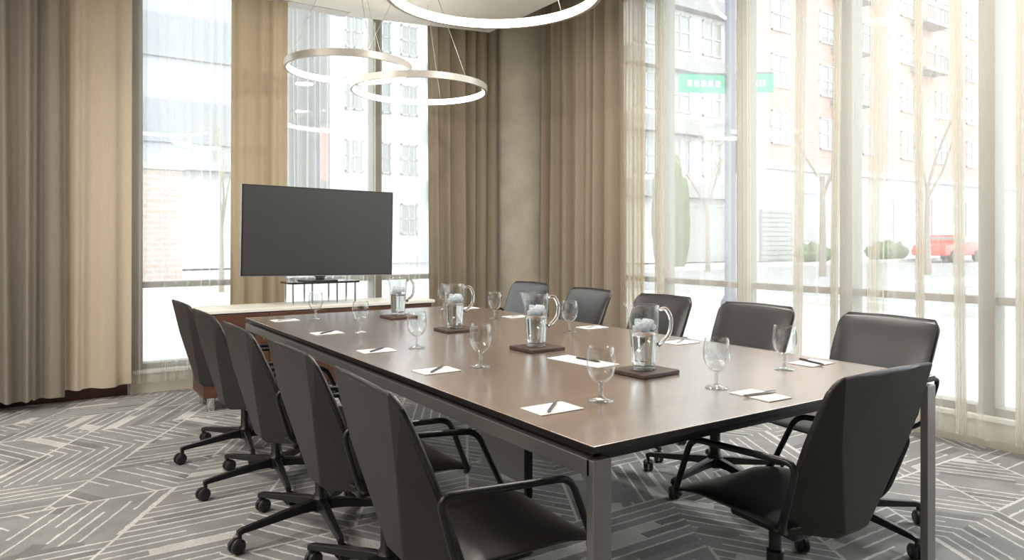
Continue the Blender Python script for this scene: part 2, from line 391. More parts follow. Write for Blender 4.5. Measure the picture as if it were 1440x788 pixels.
# ------------------------------------------------------------------ the room
XW, YW = 4.685, 6.38          # inner faces of the right and the far glazing
XL, YB = -2.9, -2.6
ZC, ZP = 3.30, 3.75
bm = NB(); box(bm, XL, XW, YB, YW, -0.06, 0.0)
struct('floor', bm, M['carpet'], 'grey carpet with pale broken diagonal lines', 'floor')
bm = NB(); prism(bm, [(XL, YB), (3.73, YB), (3.73, 6.0), (1.95, 6.375), (XL, 6.375)], ZC, ZP)
struct('ceiling', bm, M['ceiling'], 'cream dropped ceiling over the table', 'ceiling')
bm = NB(); box(bm, XL-0.2, XW+0.35, YB-0.2, YW+0.35, ZP, ZP+0.15)
struct('ceiling_upper', bm, M['ceiling'], 'raised ceiling above the curtain recess', 'ceiling')
bm = NB(); box(bm, XL-0.2, XL, YB, YW+0.2, -0.06, ZP)
struct('wall_left', bm, M['wall'], 'pale painted side wall', 'wall')
bm = NB(); box(bm, XL-0.2, XW+0.2, YB-0.2, YB, -0.06, ZP)
struct('wall_back', bm, M['panel'], 'dark timber wall behind the camera', 'wall')
bm = NB(); box(bm, XL, 0.60, YW, YW+0.2, -0.06, ZP); box(bm, 3.42, XW+0.2, YW, YW+0.2, -0.06, ZP)
box(bm, 0.60, 3.42, YW, YW+0.2, 3.62, ZP)
struct('wall_far', bm, M['wall'], 'painted wall around the far window', 'wall')
bm = NB(); box(bm, XW, XW+0.2, 5.35, YW, -0.06, ZP); box(bm, XW, XW+0.2, YB, -1.60, -0.06, ZP); box(bm, XW, XW+0.2, -1.6, 5.35, 3.62, ZP)
struct('wall_right', bm, M['wall'], 'painted wall around the long window', 'wall')
# plinths under the glazing
bm = NB(); box(bm, 0.60, 3.42, YW-0.02, YW+0.2, -0.06, 0.155); struct('wall_plinth_far', bm, M['plinth'], 'cream plinth below the far window', 'wall', bevel=0.004)
bm = NB(); box(bm, XW-0.02, XW+0.2, -1.6, 5.35, -0.06, 0.155); struct('wall_plinth_right', bm, M['plinth'], 'cream plinth below the long window', 'wall', bevel=0.004)
bm = NB(); box(bm, XL, 0.58, YW-0.018, YW, 0, 0.10); struct('baseboard_far', bm, M['baseboard'], 'dark brown baseboard', 'baseboard', bevel=0.004)
bm = NB(); box(bm, XL, XL+0.018, YB, YW-0.02, 0, 0.10); struct('baseboard_left', bm, M['baseboard'], 'dark brown baseboard', 'baseboard', bevel=0.004)
# column
bm = NB(); lathe(bm, [(0.33, 0), (0.33, ZP)], 64, (4.335, 6.33, 0)); struct('column', bm, M['concrete'], 'round raw concrete column in the corner', 'column', autosmooth=40)

def window(name, label, along, posts, plane, far):
    """posts: positions of mullions along the wall; far: +1 glass lies towards +plane axis"""
    def b_(bm, a0, a1, d0, d1, z0, z1):
        if along == 'x': box(bm, a0, a1, plane+d0, plane+d1, z0, z1)
        else: box(bm, plane+d0, plane+d1, a0, a1, z0, z1)
    bm = NB()
    b_(bm, posts[0], posts[-1], 0.0, 0.12, 0.185, 0.235); b_(bm, posts[0], posts[-1], 0.0, 0.12, 3.57, 3.62)
    fr = struct(name, bm, M['mullion'], label, 'window', bevel=0.004)
    for p in posts:
        bm = NB(); b_(bm, p-0.045, p+0.045, -0.01, 0.13, 0.185, 3.62); finish('mullion', bm, M['mullion'], fr, bevel=0.005)
    bm = NB(); b_(bm, posts[0]-0.03, posts[-1]+0.03, -0.035, 0.16, 0.155, 0.187); finish('window_sill', bm, M['sill'], fr, bevel=0.005)
    for a, c in zip(posts, posts[1:]):
        bm = NB(); b_(bm, a+0.045, c-0.045, 0.01, 0.11, 0.842, 0.890); finish('transom', bm, M['mullion'], fr, bevel=0.004)
        bm = NB(); b_(bm, a+0.04, c-0.04, 0.056, 0.064, 0.23, 0.845); finish('pane', bm, M['pane'], fr)
        bm = NB(); b_(bm, a+0.04, c-0.04, 0.056, 0.064, 0.887, 3.575); finish('pane', bm, M['pane'], fr)
    return fr
window('window_1', 'far window with a low transom behind the television', 'x', [0.645, 1.44, 2.70, 3.375], YW, 1)
window('window_2', 'long floor-to-ceiling window beside the table', 'y', [-1.555, -0.716, 0.167, 1.05, 1.934, 2.818, 3.70, 4.585, 5.305], XW, 1)

# ------------------------------------------------------------------ curtains
def drape(name, label, cat, p0, p1, z0, z1, pleat, amp, mat, gather=0.0, n=None, group=None, bunch=(), seed=1, hem=0.0, wander=0.012, flare=0.0):
    """pleated cloth hung along p0->p1; pleats widen and wander on the way down; bunch: [(position, width)] of tight folds"""
    rnd = random.Random(seed)
    p0, p1 = Vector((*p0, 0)), Vector((*p1, 0)); d = p1-p0; Ln = d.length; d.normalize(); nr = Vector((-d.y, d.x, 0))
    # pleat phase, irregular
    ts = [0.0]; 
    while ts[-1] < Ln: ts.append(ts[-1] + pleat*rnd.uniform(0.55, 1.5))
    def phase(s):
        for i in range(len(ts)-1):
            if s <= ts[i+1]: return i + (s-ts[i])/(ts[i+1]-ts[i])
        return len(ts)
    am = [rnd.uniform(0.45, 1.25) for _ in range(len(ts)+3)]
    dr = [rnd.uniform(-1, 1) for _ in range(len(ts)+3)]
    n = n or int(Ln/pleat*14)
    rows = 14; grid = []
    ss = [Ln*i/n for i in range(n+1)]
    for j in range(rows+1):
        t = j/rows; z = z1 + (z0-z1)*t; row = []
        for s in ss:
            ph = phase(s); k = int(ph); f = ph-k
            a = amp*(am[k]*(1-f) + am[k+1]*f)*(0.75 + 0.35*t)
            off = a*math.sin(2*PI*ph) + 0.25*a*math.sin(4*PI*ph + dr[k]*2)
            for (bc, bw) in bunch:
                q = (s-bc)/bw
                if abs(q) < 1: off += 0.042*(1-q*q)*math.sin(2*PI*(s-bc)/(bw*0.42))
            lat = wander*(dr[k]*(1-f)+dr[k+1]*f)*t*2
            sc_ = s + lat + gather*t*(s-Ln/2)
            zz = z
            if j == rows: zz = z0 + hem*(0.5+0.5*math.sin(2*PI*ph*0.5+dr[k]))
            row.append(p0 + d*sc_ + nr*(off + flare*t) + Vector((0, 0, zz)))
        grid.append(row)
    bm = NB(); V = [[bm.verts.new(c) for c in r] for r in grid]
    for j in range(rows):
        for i in range(n): bm.faces.new((V[j][i], V[j][i+1], V[j+1][i+1], V[j+1][i]))
    o = finish(name, bm, mat, None, smooth=True)
    return tag(o, label, cat, group)

drape('window_drape', 'grey-brown full-length drape, the leftmost curtain in view', 'curtain', (-2.6, 6.10), (0.145, 6.10), 0.075, 3.295, 0.125, 0.055, M['drape_grey'], seed=3, hem=0.015)
drape('window_drape', 'pale beige drape, lightened in colour for light from behind, between the leftmost grey-brown drape and the window', 'curtain', (0.09, 6.20), (0.60, 6.22), 0.10, 3.295, 0.17, 0.022, M['drape_beige'], seed=5, hem=0.012)
drape('window_drape', 'sand-coloured drape hanging behind the television', 'curtain', (1.335, 6.22), (1.80, 6.22), 0.05, 3.295, 0.13, 0.030, M['drape_gold'], seed=8)
drape('window_drape', 'taupe drape to the left of the concrete column', 'curtain', (3.16, 6.225), (3.96, 6.225), 0.03, 3.70, 0.125, 0.040, M['drape'], seed=11)
drape('window_drape', 'wide taupe drape to the right of the concrete column', 'curtain', (4.30, 5.90), (4.26, 4.60), 0.03, 3.70, 0.155, 0.062, M['drape'], seed=14, gather=0.03)
# sheers
SG = 'sheer voile curtains'
drape('sheer_curtain', 'white sheer curtain over the window left of the television', 'sheer curtain', (0.56, 6.31), (1.44, 6.31), 0.09, 3.295, 0.075, 0.018, M['sheer_far'], group=SG, seed=21, wander=0.02)
drape('sheer_curtain', 'white sheer curtain directly above and behind the television', 'sheer curtain', (1.72, 6.31), (2.655, 6.31), 0.09, 3.295, 0.070, 0.018, M['sheer_far'], group=SG, seed=22, wander=0.02)
drape('sheer_curtain', 'narrow sheer curtain between the television and the taupe drape by the column', 'sheer curtain', (2.700, 6.315), (3.30, 6.315), 0.09, 3.60, 0.070, 0.016, M['sheer_far'], group=SG, seed=23, wander=0.02)
drape('sheer_curtain', 'long sheer curtain across the street-side window, right of the wide taupe drape', 'sheer curtain', (4.50, 4.62), (4.50, -1.3), 0.085, 3.70, 0.24, 0.016, M['sheer'], group=SG, seed=25, wander=0.03,
      n=2600, bunch=[(0.20, 0.045), (1.08, 0.055), (1.59, 0.05), (1.86, 0.025), (2.15, 0.06), (2.37, 0.022), (2.58, 0.035), (2.93, 0.035), (3.6, 0.05), (4.4, 0.05)])
drape('sheer_curtain', 'gathered edge of cream sheer hanging against the wide taupe drape', 'sheer curtain', (4.35, 4.86), (4.40, 4.50), 0.08, 3.70, 0.045, 0.022, M['sheer_hem'], group=SG, seed=26)
# curtain tracks
bm = NB(); box(bm, -2.6, 2.35, 6.17, 6.33, 3.296, 3.30); tag(finish('curtain_track', bm, M['ring'], None), 'slim ceiling track of the far curtains', 'curtain track')
bm = NB(); box(bm, 4.27, 4.54, -1.4, 5.95, 3.70, 3.75); tag(finish('curtain_track', bm, M['ring'], None), 'ceiling track of the long sheer curtain', 'curtain track')

# ------------------------------------------------------------------ conference table
TX, TY, TW, TL, TZ = 1.0736, 1.267, 1.595, 3.356, 0.74
t = thing('conference_table', 'long walnut conference table on a grey metal frame in the room centre', 'table', (TX+TW/2, TY+TL/2, 0))
hw, hl = TW/2, TL/2
bm = NB(); box(bm, -hw, hw, -hl, hl, TZ-0.018, TZ)
for f in bm.faces:
    f.normal_update()
    if abs(f.normal.z) < 0.5: f.material_index = 1
o = finish('tabletop', bm, [M['table'], M['table_edge']], t, bevel=0.003)
for s in (-1, 1):
    bm = NB(); box(bm, s*hw-(0.028 if s > 0 else 0), s*hw+(0.028 if s < 0 else 0), -hl+0.015, hl-0.015, TZ-0.075, TZ-0.034); finish('side_rail', bm, M['alu'], t, bevel=0.002)
    bm = NB(); box(bm, -hw+0.03, hw-0.03, s*(hl-0.10)-0.014, s*(hl-0.10)+0.014, TZ-0.07, TZ-0.034); finish('cross_rail', bm, M['black_metal'], t, bevel=0.002)
    for q in (-1, 1):
        x0 = s*hw - (0.056 if s > 0 else 0); yy = q*hl - (0.026 if q > 0 else 0)
        bm = NB(); box(bm, x0, x0+0.056, yy, yy+0.026, 0.0, TZ-0.034); finish('leg', bm, M['alu'], t, bevel=0.002)
bm = NB(); box(bm, -hw+0.026, hw-0.026, -hl+0.03, hl-0.03, TZ-0.036, TZ-0.016); finish('subframe', bm, M['black_metal'], t)
for dx in (0.05,):
    bm = NB(); box(bm, 0.045, 0.070, -0.19, 0.22, 0.06, TZ-0.034); pn = finish('cable_riser', bm, M['riser'], t, bevel=0.002)
    for yy in (-0.195,):
        bm = NB(); box(bm, 0.040, 0.075, yy-0.010, yy+0.012, 0.0, TZ-0.034); finish('edge_post', bm, M['black_metal'], pn, bevel=0.002)

# ------------------------------------------------------------------ chair
def make_chair(label):
    t = thing('office_chair', label, 'chair', group='armchairs around the conference table')
    # faceted outer shell: a tapering centre panel and two folded wings
    bm = NB()
    def P(*c): return bm.verts.new(c)
    tl2, tr2 = P(-0.205, -0.360, 0.882), P(0.205, -0.360, 0.882)
    tm = P(0, -0.366, 0.886)
    tl, tr = P(-0.231, -0.340, 0.852), P(0.231, -0.340, 0.852)
    cl, cr = P(-0.160, -0.321, 0.68), P(0.160, -0.321, 0.68)
    bl, br = P(-0.055, -0.262, 0.430), P(0.055, -0.262, 0.430)
    bbl, bbr = P(-0.050, -0.235, 0.405), P(0.050, -0.235, 0.405)
    f = []
    for s, (a2, a, c, b, bb) in ((-1, (tl2, tl, cl, bl, bbl)), (1, (tr2, tr, cr, br, bbr))):
        w1 = P(s*0.232, -0.268, 0.68); w2 = P(s*0.224, -0.192, 0.50); w3 = P(s*0.205, -0.165, 0.432)
        w4 = P(s*0.185, -0.135, 0.420)
        bm.faces.new((a, c, w1)); bm.faces.new((c, b, w2, w1)); bm.faces.new((b, w3, w2)); bm.faces.new((b, bb, w4, w3))
        bm.faces.new((a2, a, c))
    bm.faces.new((tm, tl2, cl)); bm.faces.new((tm, tr2, cr)); bm.faces.new((tm, cl, cr)); bm.faces.new((cl, bl, br, cr)); bm.faces.new((bl, bbl, bbr, br))
    finish('back_shell', bm, M['shell'], t, solid=0.012, bevel=0.006, seg=3)
    # front cushion of the back
    def surf(u, v):           # u -1..1 across, v 0..1 up
        z = 0.455 + 0.432*v
        hwid = 0.212 + 0.022*min(1, v*1.6)
        rc = 0.0
        if v > 0.9: hwid -= 0.030*((v-0.9)/0.1)**2.2
        y = -0.166 - 0.172*v + 0.012*math.sin(PI*v) * (1 - 0.5*u*u) - 0.016*(1-u*u)
        z -= 0.012*abs(u)**2.2*v
        return Vector((u*hwid, y, z))
    NU, NV = 14, 14; bm = NB(); F = []; B = []
    for j in range(NV+1):
        fr_, bk_ = [], []
        for i in range(NU+1):
            u = math.sin((2*i/NU-1)*PI/2*0.98)/math.sin(PI/2*0.98); v = j/NV; v = 1-(1-v)**1.3
            p = surf(u, v)
            e = (max(0, 1-abs(u)**8))*(1-max(0, (v-0.0))**14)
            fr_.append(bm.verts.new(p + Vector((0, 0.018*e, 0)))); bk_.append(bm.verts.new(p - Vector((0, 0.004*e+0.014, 0))))
        F.append(fr_); B.append(bk_)
    for j in range(NV):
        for i in range(NU):
            bm.faces.new((F[j][i], F[j][i+1], F[j+1][i+1], F[j+1][i])); bm.faces.new((B[j][i], B[j+1][i], B[j+1][i+1], B[j][i+1]))
    for i in range(NU):
        bm.faces.new((F[0][i], B[0][i], B[0][i+1], F[0][i+1])); bm.faces.new((F[NV][i], F[NV][i+1], B[NV][i+1], B[NV][i]))
    for j in range(NV):
        bm.faces.new((F[j][0], F[j+1][0], B[j+1][0], B[j][0])); bm.faces.new((F[j][NU], B[j][NU], B[j+1][NU], F[j+1][NU]))
    finish('backrest', bm, M['leather'], t, smooth=True)
    # seat: puffed top, keeled underside
    bm = NB(); A = []; Bt = []; NU, NV = 16, 16
    for j in range(NV+1):
        ra, rb = [], []
        for i in range(NU+1):
            u = math.sin((2*i/NU-1)*PI/2); v = 0.5+0.5*math.sin((j/NV-0.5)*PI)
            hwid = 0.205 + 0.012*math.sin(PI*v)
            if v > 0.93: hwid -= 0.020*((v-0.93)/0.07)**2
            y = -0.205 + 0.435*v
            e = (1-abs(u)**5)*(1-abs(2*v-1)**6)
            zc = 0.452 + 0.004*math.sin(PI*v) - 0.020*max(0, v-0.75)/0.25 + 0.006*u*u
            ra.append(bm.verts.new((u*hwid, y, zc + 0.016*e))); rb.append(bm.verts.new((u*hwid, y, zc - 0.004 - 0.042*e*(1.15-0.75*v))))
        A.append(ra); Bt.append(rb)
    for j in range(NV):
        for i in range(NU):
            bm.faces.new((A[j][i], A[j][i+1], A[j+1][i+1], A[j+1][i])); bm.faces.new((Bt[j][i], Bt[j+1][i], Bt[j+1][i+1], Bt[j][i+1]))
    for i in range(NU):
        bm.faces.new((A[0][i], Bt[0][i], Bt[0][i+1], A[0][i+1])); bm.faces.new((A[NV][i], A[NV][i+1], Bt[NV][i+1], Bt[NV][i]))
    for j in range(NV):
        bm.faces.new((A[j][0], A[j+1][0], Bt[j+1][0], Bt[j][0])); bm.faces.new((A[j][NU], Bt[j][NU], Bt[j+1][NU], A[j+1][NU]))
    finish('seat', bm, M['leather'], t, smooth=True)
    for s in (-1, 1):
        pts = round_path([(s*0.200, 0.200, 0.430), (s*0.230, 0.190, 0.445), (s*0.250, 0.105, 0.632), (s*0.266, -0.265, 0.655), (s*0.242, -0.205, 0.470), (s*0.17, -0.16, 0.425)], 0.040)
        bm = NB(); tube(bm, pts, 0.0095, 10); finish('armrest', bm, M['black_metal'], t, smooth=True)
    bm = NB(); prism(bm, [(-0.11, -0.15), (0.11, -0.15), (0.09, 0.10), (-0.09, 0.10)], 0.375, 0.425); finish('tilt_mechanism', bm, M['black_metal'], t, bevel=0.012)
    bm = NB(); lathe(bm, [(0.036, 0.075), (0.040, 0.13), (0.026, 0.15), (0.026, 0.28), (0.019, 0.285), (0.019, 0.39)], 24); finish('gas_post', bm, M['black_metal'], t, autosmooth=35)
    RB = 0.355
    for k in range(5):
        a = 2*PI*k/5 + math.radians(65); R_ = Matrix.Rotation(a, 4, 'Z')
        bm = NB()
        prof = [(0.02, 0.022, 0.082, 0.128), (0.10, 0.020, 0.086, 0.122), (0.22, 0.017, 0.080, 0.108), (RB-0.012, 0.014, 0.073, 0.095), (RB+0.010, 0.013, 0.066, 0.088)]
        sec = []
        for (r, w, z0, z1) in prof:
            sec.append([bm.verts.new(R_ @ Vector(p)) for p in ((r, -w, z0), (r, w, z0), (r, w*0.8, z1), (r, -w*0.8, z1))])
        for p, q in zip(sec, sec[1:]):
            for i in range(4): bm.faces.new((p[i], p[(i+1)%4], q[(i+1)%4], q[i]))
        bm.faces.new(sec[0][::-1]); bm.faces.new(sec[-1])
        lg = finish('base_leg', bm, M['black_metal'], t, bevel=0.004)
        bm = NB(); yaw = Matrix.Rotation(a*1.7+k, 4, 'Z'); c = R_ @ Vector((RB, 0, 0))
        for s in (-1, 1):
            T_ = Matrix.Translation(c) @ yaw
            ring = [[], []]
            for w_, rr in ((0.005, 0.028), (0.009, 0.029), (0.019, 0.029), (0.024, 0.024)):
                pass
            prof2 = [(0.0, 0.004), (0.029, 0.004), (0.030, 0.010), (0.029, 0.018), (0.022, 0.024), (0.0, 0.024)]
            prev = None
            for (rr, w_) in prof2:
                vs = [bm.verts.new(T_ @ Vector((rr*math.cos(2*PI*i/18)+0.012, s*w_, 0.030+rr*math.sin(2*PI*i/18)))) for i in range(18)] if rr > 0 else [bm.verts.new(T_ @ Vector((0.012, s*w_, 0.030)))]
                if prev:
                    for i in range(18):
                        j = (i+1) % 18
                        if len(prev) == 1: bm.faces.new((prev[0], vs[i], vs[j]))
                        elif len(vs) == 1: bm.faces.new((prev[i], prev[j], vs[0]))
                        else: bm.faces.new((prev[i], prev[j], vs[j], vs[i]))
                prev = vs
        lathe(bm, [(0.009, 0.035), (0.009, 0.078)], 10, tuple(c))
        finish('castor', bm, M['rubber'], lg, autosmooth=40)
    return t

CH = [  # x, y, heading (facing direction angle), label
    (1.008, 1.640, 0, 'black armchair on the curtain side, at the end nearest the lone head chair'),
    (1.015, 2.305, 0, 'black armchair on the curtain side of the table, second from the lone head chair'),
    (1.000, 2.965, 0, 'black armchair in the middle of the curtain-side row'),
    (1.000, 3.65, 0, 'black armchair on the curtain side of the table, second from the television'),
    (1.000, 4.30, 0, 'black armchair on the curtain side of the table, closest to the television'),
    (2.850, 1.74, PI, 'black armchair on the window side, right behind the lone head chair'),
    (2.855, 2.42, PI, 'black armchair on the window side, second from the lone head chair'),
    (2.900, 3.145, PI, 'black armchair on the window side, behind the largest pitcher'),
    (2.915, 3.885, PI, 'black armchair on the window side, in front of the wide taupe drape'),
    (3.010, 4.74, PI, 'black armchair on the window side, in front of the concrete column'),
    (1.865, 1.350, PI/2 - 0.02, 'black armchair alone at the near head of the table, seen from behind'),
]
jit = [-0.05, 0.01, 0.0, 0.02, 0.03, -0.06, 0.03, 0.02, -0.02, 0.05, 0.0]
ch0 = make_chair(CH[0][3])
for i, (x, y, a, lb) in enumerate(CH):
    o = ch0 if i == 0 else copy_tree(ch0)
    o.location = (x, y, 0); o.rotation_euler = (0, 0, a - PI/2 + jit[i]); o['label'] = lb
    for ch in o.children:
        if ch.name.startswith('base_leg'): ch.rotation_euler = (0, 0, math.radians(33 if 5 <= i < 10 else (-20 if i == 10 else 0)) - jit[i])

# ------------------------------------------------------------------ sideboard, riser, television
SX, SY, SZ = 1.865, 5.36, 0.725
t = thing('sideboard', 'low brown wooden sideboard with a pale stone top below the television', 'sideboard', (SX, SY+0.22, 0))
bm = NB(); box(bm, -0.925, 0.925, -0.225, 0.225, SZ-0.026, SZ); finish('countertop', bm, M['stone'], t, bevel=0.004)
bm = NB(); box(bm, -0.90, 0.90, -0.20, 0.215, 0.10, SZ-0.026); finish('carcass', bm, M['cabinet'], t, bevel=0.003)
for k in range(4):
    x0 = -0.897+k*0.4485
    bm = NB(); box(bm, x0+0.002, x0+0.4465, -0.219, -0.199, 0.108, SZ-0.034); d_ = finish('door', bm, M['cabinet'], t, bevel=0.002)
    hx = x0+(0.40 if k % 2 == 0 else 0.05)
    bm = NB(); tube(bm, [(hx, -0.219, 0.50), (hx, -0.242, 0.50), (hx, -0.242, 0.62), (hx, -0.219, 0.62)], 0.005, 8); finish('handle', bm, M['chrome'], d_, smooth=True)
for sx in (-1, 1):
    for sy in (-1, 1):
        bm = NB(); lathe(bm, [(0.026, 0), (0.028, 0.005), (0.028, 0.10)], 20, (sx*0.84, sy*0.15, 0)); finish('foot', bm, M['chrome'], t, autosmooth=40)
t = thing('television_riser', 'low dark glass shelf on thin chrome legs under the television', 'stand', (SX+0.005, SY+0.20, SZ))
bm = NB()
pts = []
for (cx, cy, a0) in ((0.24, 0.09, 0), (-0.24, 0.09, PI/2), (-0.24, -0.09, PI), (0.24, -0.09, 1.5*PI)):
    for k in range(7): pts.append((cx+0.05*math.cos(a0+k*PI/12), cy+0.05*math.sin(a0+k*PI/12)))
prism(bm, pts, 0.163, 0.178); finish('shelf', bm, M['dark_glass'], t, bevel=0.002)
for x in (-0.25, -0.10, 0.10, 0.25):
    for y in (-0.10, 0.10):
        bm = NB(); lathe(bm, [(0.008, 0), (0.008, 0.163)], 12, (x, y, 0)); finish('leg', bm, M['chrome'], t, autosmooth=40)
t = thing('television', 'large black flat-screen television standing above the sideboard', 'television', (SX, SY+0.20, SZ+0.178))
sh = 0.039
TV = Matrix.Translation((0, 0, 0)) @ Matrix.Rotation(math.radians(0.9), 4, 'Y')
bm = NB(); box(bm, -0.612, 0.612, -0.020, 0.025, sh, sh+0.70, 0, TV); box(bm, -0.35, 0.35, 0.02, 0.055, sh+0.08, sh+0.45, 0, TV); finish('case', bm, M['bezel'], t, bevel=0.004)
bm = NB(); box(bm, -0.602, 0.602, -0.0225, -0.0195, sh+0.014, sh+0.690, 0, TV); finish('screen', bm, M['screen'], t)
bm = NB(); box(bm, -0.612, 0.612, -0.0225, -0.0205, sh, sh+0.007, 0, TV); finish('bezel_rim', bm, M['bezel_rim'], t)
bm = NB(); prism(bm, [(-0.11, -0.11), (0.11, -0.11), (0.15, 0.10), (-0.15, 0.10)], 0.0, 0.010)
for (w0, w1, z0, z1) in ((0.03, 0.03, 0.008, 0.03), (0.03, 0.075, 0.03, sh+0.012)):
    v = [bm.verts.new((sx*w, sy*0.018, z)) for (w, z) in ((w0, z0), (w1, z1)) for sx in (-1, 1) for sy in (-1, 1)]
    for f_ in ((0,1,3,2),(4,6,7,5),(0,4,5,1),(1,5,7,3),(3,7,6,2),(2,6,4,0)): bm.faces.new([v[i] for i in f_])
finish('stand', bm, M['bezel'], t, bevel=0.003)

# ------------------------------------------------------------------ things on the table
def make_goblet(label):
    t = thing('water_goblet', label, 'goblet', group='water goblets on the table')
    bm = NB()
    prof = [(0.0, 0.064), (0.010, 0.065), (0.024, 0.072), (0.036, 0.088), (0.042, 0.108), (0.0425, 0.125), (0.040, 0.145), (0.0365, 0.163)]
    prof = [(r*1.04, 0.163-(0.163-z)*1.12) for r, z in prof]
    inner = [(r-0.0016, z+0.001) for r, z in prof[::-1] if r > 0.005] + [(0.0, 0.055)]
    lathe(bm, prof + [(0.0372, 0.1640)] + inner, 32, cap=False); finish('bowl', bm, M['glass'], t, smooth=True)
    bm = NB(); lathe(bm, [(r, 0.012+(z-0.012)*0.77) for r, z in [(0.0, 0.012), (0.010, 0.012), (0.0065, 0.022), (0.0055, 0.030), (0.0085, 0.038), (0.0085, 0.042), (0.0055, 0.050), (0.008, 0.060), (0.012, 0.0655), (0.0, 0.0655)]], 20, cap=False); finish('stem', bm, M['cut_glass'], t, smooth=True)
    bm = NB(); lathe(bm, [(0.0, 0.0), (0.036, 0.0), (0.0375, 0.002), (0.036, 0.0035), (0.022, 0.006), (0.010, 0.012), (0.0, 0.012)], 32, cap=False); finish('foot', bm, M['cut_glass'], t, smooth=True)
    return t
GB = [(1.403, 1.621, 'clear water goblet beside the nearest notepad on the curtain side'),
      (1.402, 2.317, 'clear water goblet by the second notepad of the curtain-side row, counted from the head chair'),
      (1.406, 2.876, 'clear water goblet by the middle notepad of the curtain side'),
      (1.401, 3.531, 'clear water goblet by the second curtain-side notepad from the television'),
      (1.414, 4.295, 'clear water goblet on the table corner in front of the television stand'),
      (1.840, 1.553, 'clear water goblet in front of the lone head chair'),
      (2.315, 1.636, 'clear water goblet before the window-side chair behind the head chair'),
      (2.331, 2.945, 'clear water goblet right of the second-nearest pitcher, near the window side'),
      (2.353, 3.717, 'clear water goblet standing before the concrete column'),
      (2.360, 4.395, 'clear water goblet half hidden by the pitcher before the far drape')]
g0 = make_goblet(GB[0][2])
for i, (x, y, lb) in enumerate(GB):
    o = g0 if i == 0 else copy_tree(g0)
    o.location = (x, y, TZ+0.0003); o['label'] = lb

def make_pitcher(label):
    t = thing('water_pitcher', label, 'pitcher', group='glass water pitchers on the table')
    prof = [(0.0, 0.004), (0.040, 0.004), (0.0425, 0.010), (0.044, 0.03), (0.050, 0.12), (0.0535, 0.17), (0.055, 0.20), (0.056, 0.232)]
    inner = [(r-0.003, z) for r, z in prof[::-1] if z > 0.02] + [(0.039, 0.016), (0.0, 0.016)]
    bm = NB(); lathe(bm, prof + [(0.0545, 0.2335)] + inner, 40, cap=False)
    for v in bm.verts:      # poured-out lip opposite the handle
        if v.co.z > 0.19 and v.co.x < 0:
            k = (v.co.z-0.19)/0.044; q = max(0, -v.co.x/0.056 - 0.72)/0.28
            v.co.x -= 0.020*k*q; v.co.z += 0.004*k*q
    finish('jug', bm, M['glass'], t, smooth=True)
    bm = NB(); lathe(bm, [(0.0, 0.0), (0.041, 0.0), (0.0435, 0.004), (0.041, 0.0075), (0.0, 0.0075)], 40, cap=False); finish('jug_base', bm, M['solid_glass'], t, smooth=True)
    bm = NB(); lathe(bm, [(0.0, 0.018), (0.0385, 0.018), (0.0395, 0.03), (0.0458, 0.118), (0.0468, 0.132), (0.0, 0.133)], 40, cap=False); finish('water', bm, M['water'], t, smooth=True)
    bm = NB(); pts = round_path([(0.053, 0, 0.215), (0.080, 0, 0.222), (0.100, 0, 0.185), (0.094, 0, 0.125), (0.051, 0, 0.085)], 0.045, 6)
    tube(bm, pts, 0.0075, 12); finish('handle', bm, M['solid_glass'], t, smooth=True)
    # ice afloat
    for k in range(15):
        an = k*2.4; rr = 0.006 + 0.027*math.sqrt((k+0.5)/15)
        bm = NB(); T_ = Matrix.Translation((rr*math.cos(an), rr*math.sin(an), 0.146+0.0105*(k % 3))) @ Matrix.Rotation(k*1.1, 4, 'Z') @ Matrix.Rotation(0.4+k, 4, 'X')
        box(bm, -0.011, 0.011, -0.011, 0.011, -0.010, 0.010, 0, T_); finish('ice_cube', bm, M['ice'], t, bevel=0.003)
    return t
PT = [(1.826, 1.875, 'glass water pitcher nearest the head chair, beside the loose sheet of paper'),
      (1.830, 2.550, 'glass water pitcher second from the head chair, standing mid-table'),
      (1.850, 3.322, 'glass water pitcher third from the head chair, in front of the far taupe drape'),
      (1.868, 4.085, 'glass water pitcher farthest from the head chair, right of the television')]
p0 = make_pitcher(PT[0][2])
t0 = None
for i, (x, y, lb) in enumerate(PT):
    o = p0 if i == 0 else copy_tree(p0)
    o.location = (x, y, TZ+0.0158); o.rotation_euler = (0, 0, -0.58 + 0.1*i - 0.1); o['label'] = lb
CT = ['square dark wooden tray under the pitcher nearest the head chair', 'square dark wooden tray under the pitcher second from the head chair',
      'square dark wooden tray under the pitcher third from the head chair', 'square dark wooden tray under the pitcher farthest from the head chair']
for i, (x, y, _) in enumerate(PT):
    if i == 0:
        bm = NB(); box(bm, -0.092, 0.092, -0.085, 0.085, 0.0, 0.0150); c0 = finish('coaster_tray', bm, M['coaster'], None, bevel=0.003); o = c0
    else: o = c0.copy(); COL.objects.link(o)
    o.location = (x+0.003, y-0.003, TZ+0.0004); o.rotation_euler = (0, 0, (0.05, 0.03, -0.04, 0.02)[i]); tag(o, CT[i], 'tray', 'trays under the pitchers')

